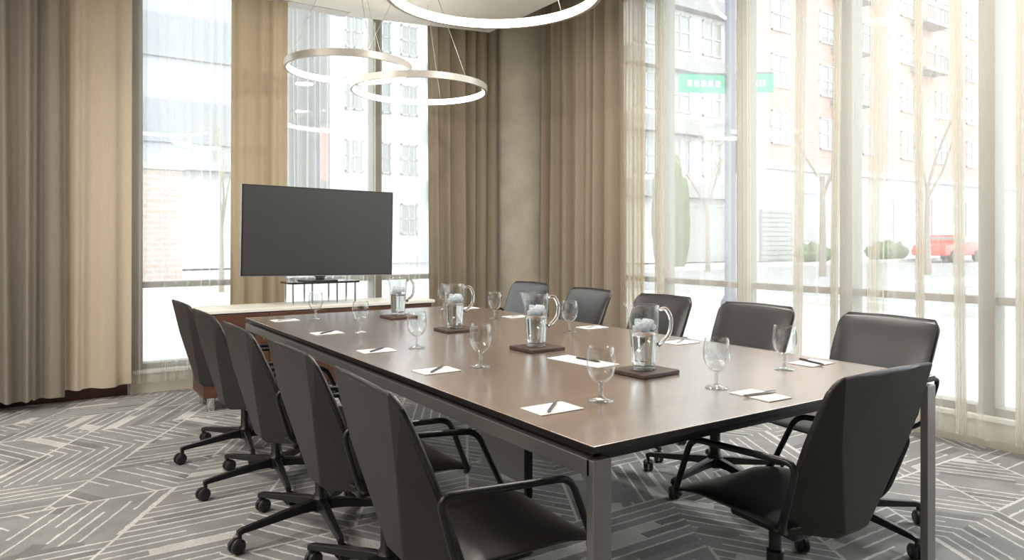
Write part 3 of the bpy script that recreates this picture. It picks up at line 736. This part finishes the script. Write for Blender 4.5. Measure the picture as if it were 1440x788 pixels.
bm = NB()
for k in range(5): box(bm, -0.075+0.0004*(k % 2), 0.075, -0.0525, 0.0525, 0.0005*k, 0.0005*k+0.00045)
pad0 = finish('notepad', bm, M['paper'], None)
def make_pen(label, mat):
    t = thing('pen', label, 'pen', group='pens on the notepads')
    bm = NB(); prof = [(0.0, -0.070), (0.0012, -0.069), (0.0040, -0.055), (0.0042, 0.030), (0.0040, 0.062), (0.0025, 0.066), (0.0, 0.066)]
    lathe(bm, prof, 12, cap=False)
    for v in bm.verts: v.co = Vector((v.co.z, v.co.x, v.co.y+0.0043))
    finish('barrel', bm, mat, t, smooth=True)
    bm = NB(); box(bm, 0.022, 0.062, -0.0012, 0.0012, 0.0082, 0.0102); finish('clip', bm, M['pen_silver'], t)
    return t
pen_d = pen_s = None
PD = [(1.219, 1.620, 0.0, 'curtain side, nearest the head chair', 0.75),
      (1.221, 2.331, 0.0, 'curtain side, second from the head chair', 0.75),
      (1.225, 2.898, 0.0, 'curtain side, in the middle of its row', 0.7),
      (1.245, 3.600, 0.0, 'curtain side, second from the television', 0.7),
      (1.235, 4.321, 0.0, 'curtain side, closest to the television', 0.6),
      (1.860, 1.400, PI/2, 'near head of the table, before the lone head chair', -0.15),
      (2.519, 1.660, 0.0, 'window side, behind the lone head chair', 1.3),
      (2.522, 2.344, 0.0, 'window side, second from the head chair', 0.5),
      (2.550, 3.020, 0.0, 'window side, in the middle of its row', 0.4),
      (2.510, 3.717, 0.0, 'window side, before the wide taupe drape', 0.5),
      (2.540, 4.385, 0.0, 'window side, farthest from the head chair', None)]
for i, (x, y, rz, where, pa) in enumerate(PD):
    o = pad0 if i == 0 else pad0.copy()
    if i: COL.objects.link(o)
    o.location = (x, y, TZ+0.0004); o.rotation_euler = (0, 0, rz + 0.03*math.sin(i*2.3)); tag(o, 'small white notepad on the ' + where, 'notepad', 'notepads set around the table')
    if pa is not None:
        dark = i in (0, 1, 2, 3, 6)
        lb = ('dark pen lying on the notepad, ' if dark else 'grey pen lying on the notepad, ') + where
        if dark:
            if pen_d is None: p = pen_d = make_pen(lb, M['pen'])
            else: p = copy_tree(pen_d)
        else:
            if pen_s is None: p = pen_s = make_pen(lb, M['pen_silver'])
            else: p = copy_tree(pen_s)
        p['label'] = lb; p.location = (x, y, TZ+0.0030); p.rotation_euler = (0, 0, pa)
bm = NB(); box(bm, -0.060, 0.060, -0.145, 0.145, 0, 0.0012)
o = finish('paper_sheet', bm, M['paper'], None); o.location = (1.802, 2.195, TZ+0.0004); o.rotation_euler = (0, 0, 0.10)
tag(o, 'loose white sheet of paper mid-table, behind the nearest pitcher', 'paper')
p = copy_tree(pen_d); p.location = (1.825, 2.19, TZ+0.0018); p.rotation_euler = (0, 0, PI/2+0.10); p['label'] = 'dark pen on the loose sheet behind the nearest pitcher'

# ------------------------------------------------------------------ ring pendants
def ring_pendant(label, c, R_, a0=0.0):
    x, y, z = c
    t = thing('ring_pendant', label, 'pendant light', (x, y, z), 0, 'ring pendants under the ceiling')
    H_, W_ = 0.052, 0.026; seg = 96
    bm = NB()
    prof = [(R_-W_+0.004, 0.0), (R_, 0.0), (R_, H_), (R_-W_, H_), (R_-W_, H_-0.003), (R_-W_+0.004, H_-0.003)]
    rings = [[bm.verts.new((r*math.cos(2*PI*i/seg), r*math.sin(2*PI*i/seg), zz)) for i in range(seg)] for r, zz in prof]
    for k in range(6):
        p, q = rings[k], rings[(k+1) % 6]
        for i in range(seg): bm.faces.new((p[i], p[(i+1)%seg], q[(i+1)%seg], q[i]))
    finish('ring_frame', bm, M['ring'], t, autosmooth=40)
    bm = NB()
    prof = [(R_-W_+0.0035, 0.0015), (R_-W_-0.001, 0.0035), (R_-W_-0.001, H_-0.0045), (R_-W_+0.0035, H_-0.0035)]
    rings = [[bm.verts.new((r*math.cos(2*PI*i/seg), r*math.sin(2*PI*i/seg), zz)) for i in range(seg)] for r, zz in prof]
    for k in range(4):
        p, q = rings[k], rings[(k+1) % 4]
        for i in range(seg): bm.faces.new((p[i], p[(i+1)%seg], q[(i+1)%seg], q[i]))
    finish('diffuser', bm, M['led'], t, autosmooth=40)
    for k in range(3):
        a = a0 + 2*PI*k/3
        p = Vector((math.cos(a)*(R_-W_/2), math.sin(a)*(R_-W_/2), H_)); q = Vector((math.cos(a)*0.20, math.sin(a)*0.20, ZC-z-0.018))
        bm = NB(); tube(bm, [p, q], 0.0028, 6); finish('cable', bm, M['cable'], t, smooth=True)
    bm = NB(); lathe(bm, [(0.0, ZC-z-0.001), (0.22, ZC-z-0.001), (0.22, ZC-z-0.018), (0.0, ZC-z-0.018)], 40, cap=False); finish('canopy', bm, M['ceiling'], t, autosmooth=40)
    return t
ring_pendant('large glowing ring pendant hanging closest, over the table', (1.935, 3.071, 2.475), 0.562, 0.23)
ring_pendant('glowing ring pendant hanging before the far taupe drape, lower of the far pair', (2.668, 5.404, 2.475), 0.572, -1.33)
ring_pendant('glowing ring pendant over the television, upper of the far pair', (2.06, 5.44, 2.580), 0.498, 0.5)
ring_pendant('glowing ring pendant mostly above the frame, beside the closest ring', (1.267, 3.167, 2.580), 0.52, 0.2)

# lamps added in the ceiling, out of view, to brighten the room
LAMP_W = 34.0
lamp0 = None
for i, (x, y) in enumerate([(-2.0, 1.0), (-2.0, 2.6), (-2.0, 4.2), (-0.8, 2.8), (-0.8, 4.2), (2.9, 3.6), (3.5, 1.6), (2.9, 2.4)]):
    if lamp0 is None:
        lamp0 = bpy.data.lights.new('fill_light', 'AREA'); lamp0.shape = 'DISK'; lamp0.size = 0.22; lamp0.energy = LAMP_W; lamp0.color = (1.0, 0.95, 0.88)
        bm = NB(); prof = [(0.115, -0.001), (0.150, -0.001), (0.150, -0.008), (0.115, -0.010), (0.115, -0.001)]
        lathe(bm, prof, 32, cap=False); trim0 = finish('fill_trim', bm, M['ceiling'], None, autosmooth=40); o = trim0
    else: o = trim0.copy(); COL.objects.link(o)
    o.location = (x, y, ZC); tag(o, 'added round downlight in the cream ceiling above the camera', 'fill_lamp', 'added fill lamps')
    lo = bpy.data.objects.new('fill_light', lamp0); COL.objects.link(lo); lo.parent = o; lo.location = (0, 0, -0.006)

# ------------------------------------------------------------------ outside
bm = NB(); v = [bm.verts.new(p) for p in ((-40, YW+0.2, -0.08), (-40, 120, -0.08), (XW+0.2, 120, -0.08), (120, 120, 0.5), (120, YW+0.2, 0.5), (120, -60, 0.5), (XW+0.2, -60, -0.08), (XW+0.2, YW+0.2, -0.08))]
bm.faces.new((v[0], v[7], v[2], v[1])); bm.faces.new((v[7], v[4], v[3], v[2])); bm.faces.new((v[6], v[5], v[4], v[7]))
struct('ground_paving', bm, M['paving'], 'pale paving of the street outside', 'pavement')
def gz(x): return -0.08 + max(0, x-XW-0.2)*0.58/(115)
def slab(name, x0, x1, y0, y1, h, mat, label):
    bm = NB(); v = [bm.verts.new((x, y, gz(x)+h*k)) for k in (-0.5, 1) for x, y in ((x0, y0), (x1, y0), (x1, y1), (x0, y1))]
    for f_ in ((0,3,2,1),(4,5,6,7),(0,1,5,4),(1,2,6,5),(2,3,7,6),(3,0,4,7)): bm.faces.new([v[i] for i in f_])
    return struct(name, bm, mat, label, 'road')
slab('road_street', 13.0, 110, 11.5, 20.0, 0.01, M['asphalt'], 'grey street running past the brick building')
slab('road_avenue', 13.0, 21.0, -50, 11.5, 0.01, M['asphalt'], 'grey avenue beyond the long window')
slab('kerb_strip', 21.2, 110, 20.0, 20.35, 0.16, M['kerb'], 'stone kerb before the brick building')
slab('kerb_near', 12.7, 13.0, -50, 11.5, 0.14, M['kerb'], 'stone kerb of the near sidewalk')

def facade_window(parent, x, y, z, w, h, axis='x'):
    bm = NB()
    for (a0, a1, b0, b1) in ((-w/2, w/2, 0, 0.08), (-w/2, w/2, h-0.08, h), (-w/2, -w/2+0.07, 0, h), (w/2-0.07, w/2, 0, h), (-0.03, 0.03, 0, h), (-w/2, w/2, h*0.5-0.03, h*0.5+0.03)):
        if axis == 'x': box(bm, x+a0, x+a1, y-0.10, y+0.02, z+b0, z+b1)
        else: box(bm, x-0.10, x+0.02, y+a0, y+a1, z+b0, z+b1)
    box_ = finish('window', bm, M['far_frame'], parent)
    bm = NB()
    if axis == 'x': box(bm, x-w/2+0.03, x+w/2-0.03, y-0.05, y+0.03, z+0.03, z+h-0.03)
    else: box(bm, x-0.05, x+0.03, y-w/2+0.03, y+w/2-0.03, z+0.03, z+h-0.03)
    finish('pane', bm, M['far_window'], box_)

# brick block across the street (its front runs along X at Y = 25)
FY = 25.0
bb = thing('apartment_building', 'red brick apartment block with a white ground floor across the street', 'building', (32.4, FY, 0.1))
bm = NB(); box(bm, 0, 46, 0, 5.0, 5.4, 24); finish('brick_wall', bm, M['brick'], bb)
bm = NB(); box(bm, 0, 46, -0.15, 5.0, 0.0, 5.2); finish('ground_floor', bm, M['render_white'], bb)
bm = NB(); box(bm, -0.1, 46.1, -0.40, 0.1, 5.15, 5.45); finish('cornice', bm, M['render_white'], bb)
for fl in range(4):
    for k in range(9):
        facade_window(bb, 2.6+k*4.6, 0.0, 6.6+fl*3.2, 1.7, 1.9)
for k in range(8):
    x = 5.2+k*5.0
    bm = NB(); box(bm, x-0.9, x+0.9, -0.22, -0.10, 0.25 if k % 3 == 2 else 1.1, 3.9); d_ = finish('window', bm, M['far_window'], bb)
    bm = NB(); box(bm, x-1.0, x+1.0, -0.28, -0.14, 3.9, 4.05); finish('lintel', bm, M['far_frame'], d_)
bm = NB(); box(bm, 0.5, 3.3, -0.30, -0.12, 0.0, 2.9)
for k in range(11): box(bm, 0.5, 3.3, -0.34, -0.28, 0.1+k*0.26, 0.1+k*0.26+0.2)
finish('garage_door', bm, M['garage'], bb)
for (x, fl) in ((9.0, 1), (9.0, 2), (9.0, 3), (18.3, 2), (18.3, 3)):
    bm = NB(); box(bm, x-1.5, x+1.5, -1.1, 0, 6.2+fl*3.2, 6.45+fl*3.2)
    for k in range(13): box(bm, x-1.47+k*0.243, x-1.43+k*0.243, -1.08, -1.04, 6.45+fl*3.2, 7.4+fl*3.2)
    box(bm, x-1.5, x+1.5, -1.1, -1.02, 7.35+fl*3.2, 7.45+fl*3.2); finish('balcony', bm, M['grey_band'], bb)
# pale block behind the pole
gb = thing('apartment_building', 'pale grey block with dark balcony bands beyond the signpost', 'building', (24.0, 26.2, 0.1))
bm = NB(); box(bm, 0, 8.25, 0, 12, 0, 26); finish('wall', bm, M['render_white'], gb)
for fl in range(7):
    bm = NB(); box(bm, 0, 8.2, -0.6, 0.0, 3.4+fl*3.3, 4.2+fl*3.3); finish('balcony_band', bm, M['grey_band'], gb)
    for k in range(3): facade_window(gb, 1.6+k*2.5, 0.0, 4.6+fl*3.3, 1.5, 1.9)
bm = NB(); box(bm, 3.6, 8.0, -0.25, 0.0, 0.0, 3.0); finish('shopfront', bm, M['garage'], gb)
# buildings beyond the far window
tb = thing('office_tower', 'tall pale grey office block beyond the window left of the television', 'building', (-3.0, 33.0, 0))
bm = NB(); box(bm, 0, 12.0, 0, 14, 4.3, 30); finish('upper_wall', bm, M['grey_block'], tb)
bm = NB(); box(bm, 0.3, 11.6, 0.6, 13, 0, 4.3); finish('base_wall', bm, M['render_white'], tb)
for fl in range(6):
    bm = NB(); box(bm, 0.4, 11.6, -0.12, 0.02, 5.4+fl*3.6, 7.2+fl*3.6); finish('window_band', bm, M['far_window'], tb)
cb = thing('apartment_building', 'pale apartment block with grey balconies behind the ring pendants', 'building', (12.6, 36.0, 0))
bm = NB(); box(bm, 0, 9.5, 0, 12, 0, 24); finish('wall', bm, M['render_white'], cb)
for fl in range(6):
    for k in range(3): facade_window(cb, 1.3+k*1.6, 0.0, 1.6+fl*3.3, 1.0, 1.7)
    bm = NB(); box(bm, 5.6, 9.3, -1.0, 0.0, 3.6+fl*3.3, 4.6+fl*3.3); finish('balcony', bm, M['grey_block'], cb)
    bm = NB(); box(bm, 5.9, 9.0, -0.1, 0.05, 4.7+fl*3.3, 6.6+fl*3.3); finish('window', bm, M['far_window'], cb)
pb = thing('brick_gatepost', 'stout red brick pier with a pale capstone outside the far window', 'pier', (2.92, 23.5, -0.08))
bm = NB(); box(bm, -0.62, 0.62, -0.5, 0.5, 0, 3.4); finish('shaft', bm, M['brick_pale'], pb)
bm = NB(); box(bm, -0.70, 0.70, -0.58, 0.58, 3.4, 3.58); finish('capstone', bm, M['kerb'], pb, bevel=0.02)

# signpost
px, py = 9.74, 7.93
sp_ = thing('street_signpost', 'dark blue post with green street-name plates outside the long window', 'signpost', (px, py, gz(px)))
bm = NB(); lathe(bm, [(0.16, 0), (0.16, 0.25), (0.095, 0.35), (0.085, 7.2), (0.0, 7.2)], 20, cap=False); finish('post', bm, M['pole'], sp_, autosmooth=40)
for (d0, d1, ang, zc) in ((0.10, 0.92, PI - 0.45, 3.93), (0.20, 0.72, -0.62, 3.95)):
    R_ = Matrix.Rotation(ang, 4, 'Z')
    bm = NB(); box(bm, d0, d1, -0.012, 0.012, zc-0.155, zc+0.155, 0, R_); pl = finish('name_plate', bm, M['sign_green'], sp_, bevel=0.003)
    bm = NB()
    for k in range(5): box(bm, d0+0.09+k*(d1-d0-0.2)/5, d0+0.09+(k+0.62)*(d1-d0-0.2)/5, -0.015, 0.015, zc-0.05, zc+0.05, 0, R_)
    finish('lettering', bm, M['sign_white'], pl)
    bm = NB(); box(bm, 0.0, d1, -0.016, 0.016, zc+0.155, zc+0.185, 0, R_); finish('bracket', bm, M['pole'], sp_)
bm = NB(); tube(bm, round_path([(0, 0, 5.0), (-0.25, 0.1, 5.15), (-0.40, 0.16, 5.55), (-0.20, 0.1, 5.75), (-0.1, 0.05, 5.5)], 0.2), 0.03, 8); finish('scroll_bracket', bm, M['sign_white'], sp_, smooth=True)
bm = NB(); box(bm, 0.12, 0.40, -0.14, 0.14, 2.45, 3.15); finish('signal_box', bm, M['pole'], sp_, bevel=0.03)
# red banner seen through the far window
bp_ = thing('banner_post', 'thin post carrying a narrow red banner beyond the television', 'banner', (7.0, 21.0, -0.08))
bm = NB(); lathe(bm, [(0.05, 0), (0.04, 6.2), (0.0, 6.2)], 12, cap=False); finish('post', bm, M['pole'], bp_, autosmooth=40)
bm = NB(); prism(bm, [(-0.02, -0.02), (0.30, -0.02), (0.30, 0.02), (-0.02, 0.02)], 3.15, 4.35); box(bm, 0.0, 0.24, -0.02, 0.02, 4.35, 4.75); finish('banner_cloth', bm, M['banner'], bp_)

# bare trees
def tree(label, x, y, h, seed, spread=0.5):
    rnd = random.Random(seed); zb = gz(x)
    t = thing('bare_tree', label, 'tree', (x, y, zb), 0, 'bare street trees')
    bm = NB(); bw = NB()
    def grow(p, d, ln, r, lev):
        q = p + d*ln; m = p + d*ln*0.5 + Vector((rnd.uniform(-1, 1), rnd.uniform(-1, 1), 0))*ln*0.05
        tube(bm if lev < 2 else bw, [p, m, q], r, 6 if lev < 2 else 4, r2=r*0.6)
        if lev >= 4: return
        for k in range(3 if lev < 3 else 2):
            a = rnd.uniform(0, 2*PI); s = spread*rnd.uniform(0.6, 1.3)
            nd = (d + Vector((math.cos(a)*s, math.sin(a)*s, rnd.uniform(0, 0.35)))).normalized()
            grow(p + d*ln*rnd.uniform(0.75, 1.0), nd, ln*rnd.uniform(0.6, 0.8), r*0.45, lev+1)
    grow(Vector((0, 0, 0)), Vector((0, 0, 1)), h*0.36, h*0.013, 0)
    finish('trunk', bm, M['bark'], t); finish('twigs', bw, M['bud'], t)
tree('bare tree before the white ground floor, behind the third window mullion', 22.0, 19.0, 8.0, 31)
tree('bare tree at the street corner, in front of the red brick wall', 22.2, 14.2, 9.5, 32)
tree('bare tree farthest along the street, right of the red car', 26.0, 12.6, 9.0, 33)
tree('bare tree outside the far window, left of the television', 3.85, 19.08, 5.2, 34, 0.22)
def shrub(name, label, cat, x, y, sx, sy, sz, seed, group=None):
    rnd = random.Random(seed); bm = NB()
    bmesh.ops.create_icosphere(bm, subdivisions=4, radius=1.0)
    for v in bm.verts:
        c = v.co.normalized(); k = 1 + 0.10*math.sin(c.x*9+seed)*math.cos(c.y*8) + rnd.uniform(-0.07, 0.07)
        v.co = Vector((c.x*sx*k, c.y*sy*k, max(0.0, (c.z+0.75)*sz*k/1.75)))
    o = finish(name, bm, M['hedge'], None, smooth=True); o.location = (x, y, gz(x)); tag(o, label, cat, group)
shrub('street_shrub', 'low clipped shrub by the kerb, left of the red car', 'shrub', 40.0, 21.6, 1.6, 0.8, 1.1, 1)
shrub('street_shrub', 'low clipped shrub before the white ground floor, farther left of the car', 'shrub', 34.5, 22.6, 1.3, 0.7, 1.0, 2)
shrub('evergreen_tree', 'slender dark evergreen in front of the pale grey block', 'tree', 22.4, 21.4, 0.8, 0.8, 4.6, 4)
# red car
car = thing('car', 'red car parked at the far kerb of the street', 'car', (40.5, 18.6, gz(40.5)+0.02), 0)
bm = NB()
prof = [(-2.1, 0.35), (-2.15, 0.65), (-1.95, 0.88), (-1.2, 0.95), (-0.65, 1.42), (0.75, 1.45), (1.45, 0.98), (2.05, 0.90), (2.15, 0.6), (2.1, 0.35)]
a = [bm.verts.new((x, -0.85, z)) for x, z in prof]; b = [bm.verts.new((x, 0.85, z)) for x, z in prof]
bm.faces.new(a[::-1]); bm.faces.new(b)
for i in range(len(prof)): bm.faces.new((a[i], a[(i+1)%len(prof)], b[(i+1)%len(prof)], b[i]))
finish('body', bm, M['car_red'], car, bevel=0.06)
bm = NB(); prism(bm, [(-0.95, -0.87), (0.98, -0.87), (0.98, 0.87), (-0.95, 0.87)], 0.98, 1.32); finish('side_windows', bm, M['far_window'], car, bevel=0.05)
for x in (-1.3, 1.35):
    for y in (-0.80, 0.80):
        bm = NB(); lathe(bm, [(0.0, -0.10), (0.30, -0.10), (0.32, 0.0), (0.30, 0.10), (0.0, 0.10)], 20, cap=False)
        for v in bm.verts: v.co = Vector((v.co.x + x, v.co.z + y, v.co.y + 0.32))
        finish('wheel', bm, M['rubber'], car, autosmooth=40)

# ------------------------------------------------------------------ light
w = bpy.data.worlds.new('overcast_sky'); scene.world = w; w.use_nodes = True
nt = w.node_tree; bg = nt.nodes['Background']
bg.inputs['Color'].default_value = (0.93, 0.97, 1.0, 1); bg.inputs['Strength'].default_value = 4.4

# ------------------------------------------------------------------ camera
cam = bpy.data.cameras.new('camera'); co = bpy.data.objects.new('camera', cam); COL.objects.link(co)
co.location = (0, 0, 1.22); co.rotation_euler = (PI/2, 0, -0.5884)
cam.sensor_width = 36; cam.lens = 995.9*36/1440; cam.shift_y = -(394-339.3)/1440; cam.clip_start = 0.05; cam.clip_end = 400
scene.camera = co
vs = scene.view_settings
vs.view_transform = 'Standard'; vs.look = 'None'; vs.gamma = 1; vs.exposure = 0.25
try: vs.use_curve_mapping = False
except Exception: pass
cy = scene.cycles
cy.use_denoising = True
try: cy.denoiser = 'OPENIMAGEDENOISE'
except Exception: pass
cy.max_bounces = 12; cy.diffuse_bounces = 5; cy.glossy_bounces = 5; cy.transmission_bounces = 10; cy.transparent_max_bounces = 32
cy.sample_clamp_indirect = 8; cy.caustics_reflective = False; cy.caustics_refractive = False
